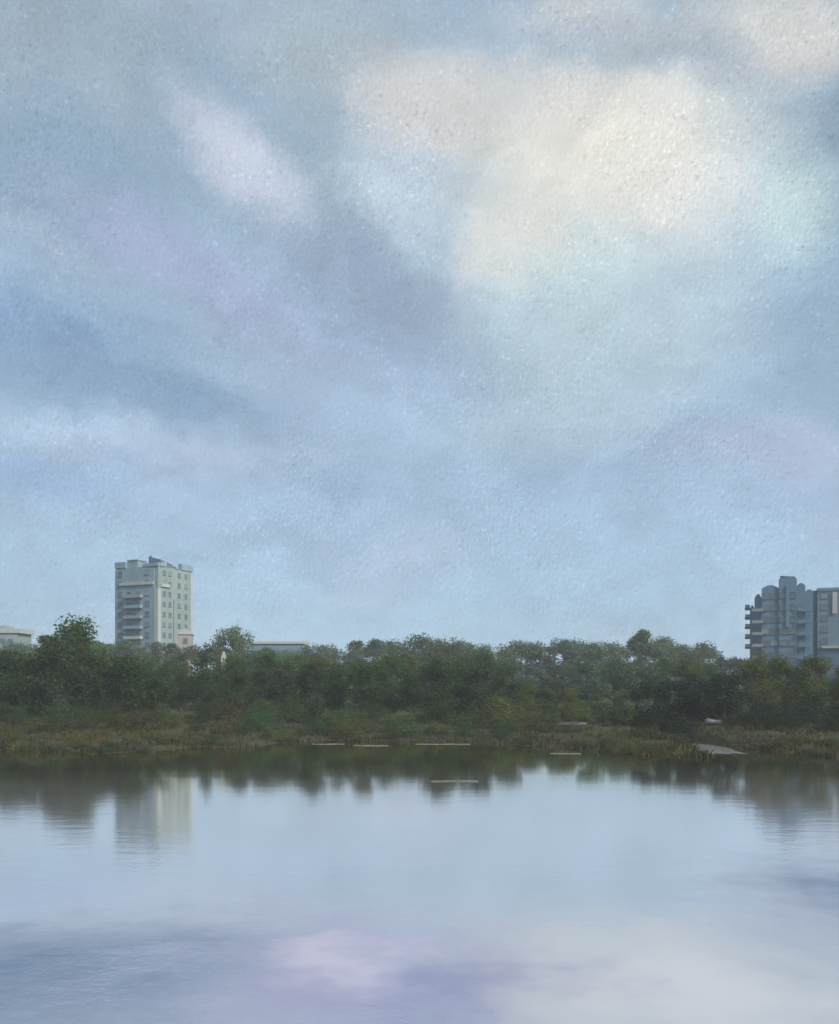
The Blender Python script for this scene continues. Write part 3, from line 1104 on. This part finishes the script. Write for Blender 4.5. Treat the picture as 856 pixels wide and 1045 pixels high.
e = zpx(686)
MB().box(lx(222), lx(252), 0, 6, -1, e).build('wall', M_BRICK, Bq)
MB().add([(lx(220), -.4, e + .003), (lx(254), -.4, e + .003), (lx(254), 6.4, e + .003), (lx(220), 6.4, e + .003), (lx(226), 3, zpx(675)), (lx(248), 3, zpx(672))],
         [(0, 1, 5, 4), (1, 2, 5), (2, 3, 4, 5), (3, 0, 4), (0, 3, 2, 1)]).build('roof', M_DARKROOF, Bq)
ch = MB().box(lx(226.8), lx(231.6), -.55, -.003, zpx(686.5), zpx(670)).build('chimney', M_WHITE, Bq)
MB().prism([(lx(227.3), -.5), (lx(231.1), -.5), (lx(231.1), -.05), (lx(227.3), -.05)], zpx(670) + .003, zpx(668)).prism(
    [(lx(228), -.42), (lx(230.2), -.42), (lx(230.2), -.12), (lx(228), -.12)], zpx(668) + .003, zpx(665)).build('chimney_pot', M_WHITE, ch)
MB().box(lx(228.4), lx(230.0), -.57, -.553, zpx(674), zpx(671.8)).build('flue_opening', M_DARKROOF, ch)

# ------------------------------------------------------------------ white rowing boat on the bank
Y = 102.0
mpp = Y / F
xb = X_(728, Y)
gz = ground_z(xb, Y)
B = empty('rowing_boat', (xb, Y, gz + .12), R(6), 'small white rowing boat pulled up on the bank by the dark thicket', 'boat')
B.rotation_euler = (R(-12), R(3), R(8))
m_boat = surface_mat('boat_white', (0.46, 0.46, 0.44), 0.12, 2.0, rough=.5)
m_wood = surface_mat('boat_wood', (0.20, 0.13, 0.07), 0.3, 4.0)
sec = []
L = 1.9
n = 15
for i in range(n):
    t = i / (n - 1)
    x = (t - .5) * L
    wd = .46 * (1 - abs(2 * t - .9) ** 2.6 * .85) if t > .45 else .46 * (1 - (.9 - 2 * t) ** 2 * .25)
    wd = max(.03, wd)
    sh = .42 + .16 * (2 * t - 1) ** 2
    kz = .0 + .10 * max(0, 2 * t - 1.2) ** 2
    sec.append([(x, -wd, sh), (x, -wd * .93, sh * .62), (x, -wd * .6, .12 + kz), (x, 0, kz), (x, wd * .6, .12 + kz), (x, wd * .93, sh * .62), (x, wd, sh)])
vs = [p for s in sec for p in s]
k = 7
fs = [(i * k + j, (i + 1) * k + j, (i + 1) * k + j + 1, i * k + j + 1) for i in range(n - 1) for j in range(k - 1)]
fs.append(tuple(range(k)))
hull = mesh_obj('hull', vs, fs, m_boat, B, True)
md = hull.modifiers.new('thick', 'SOLIDIFY'); md.thickness = .035; md.offset = 0
gw = MB()
for sgn in (0, 6):
    for i in range(n - 1):
        gw.tube(sec[i][sgn], sec[i + 1][sgn], .035, .035, 6)
gw.build('gunwale', m_boat, B)
for x in (-.55, .25):
    MB().box(x - .11, x + .11, -.40, .40, .30, .335).build('thwart', m_wood, B)
# a weathered pale punt farther left along the bank
Y = 101.0
mpp = Y / F
xb = X_(582, Y)
gz = ground_z(xb, Y)
P_ = empty('flat_punt', (xb, Y, gz + .25), R(-4), 'long pale weathered flat punt lying on the bank between the towers', 'boat')
Lh = 1.75
outl = [(-Lh, .16), (-Lh * .72, .02), (Lh * .72, .02), (Lh, .16), (Lh, .30), (-Lh, .30)]
mb = MB()
for yy in (-.45, .40):
    a = [(x, yy, z) for x, z in outl] + [(x, yy + .05, z) for x, z in outl]
    mb.add(a, [tuple(range(6)), tuple(range(11, 5, -1))] + [(i, 6 + i, 6 + (i + 1) % 6, (i + 1) % 6) for i in range(6)])
for (i, j) in ((0, 1), (1, 2), (2, 3)):
    (xa, za), (xb_, zb) = outl[i], outl[j]
    mb.add([(xa, -.397, za), (xb_, -.397, zb), (xb_, .397, zb), (xa, .397, za), (xa, -.397, za + .04), (xb_, -.397, zb + .04), (xb_, .397, zb + .04), (xa, .397, za + .04)],
           [(0, 3, 2, 1), (4, 5, 6, 7), (0, 1, 5, 4), (1, 2, 6, 5), (2, 3, 7, 6), (3, 0, 4, 7)])
mb.build('hull', m_glint_punt, P_)
for x in (-Lh + .2, Lh - .35):
    MB().box(x, x + .16, -.395, .395, .24, .27).build('thwart', m_wood, P_)

# ------------------------------------------------------------------ haze
m, nt, out = new_mat('haze_air')
pv = nt.new('ShaderNodeVolumePrincipled')
pv.inputs['Color'].default_value = (0.90, 0.96, 1.0, 1)
pv.inputs['Density'].default_value = 0.00038
pv.inputs['Anisotropy'].default_value = 0.0
nt.l.new(pv.outputs[0], out.inputs['Volume'])
hz = MB().box(-890, 890, -170, 910, -3.0, 53.0).build('haze', m)
tag(hz, 'thin bluish haze softening the far trees and towers', 'haze', kind='stuff')
hz.display_type = 'WIRE'
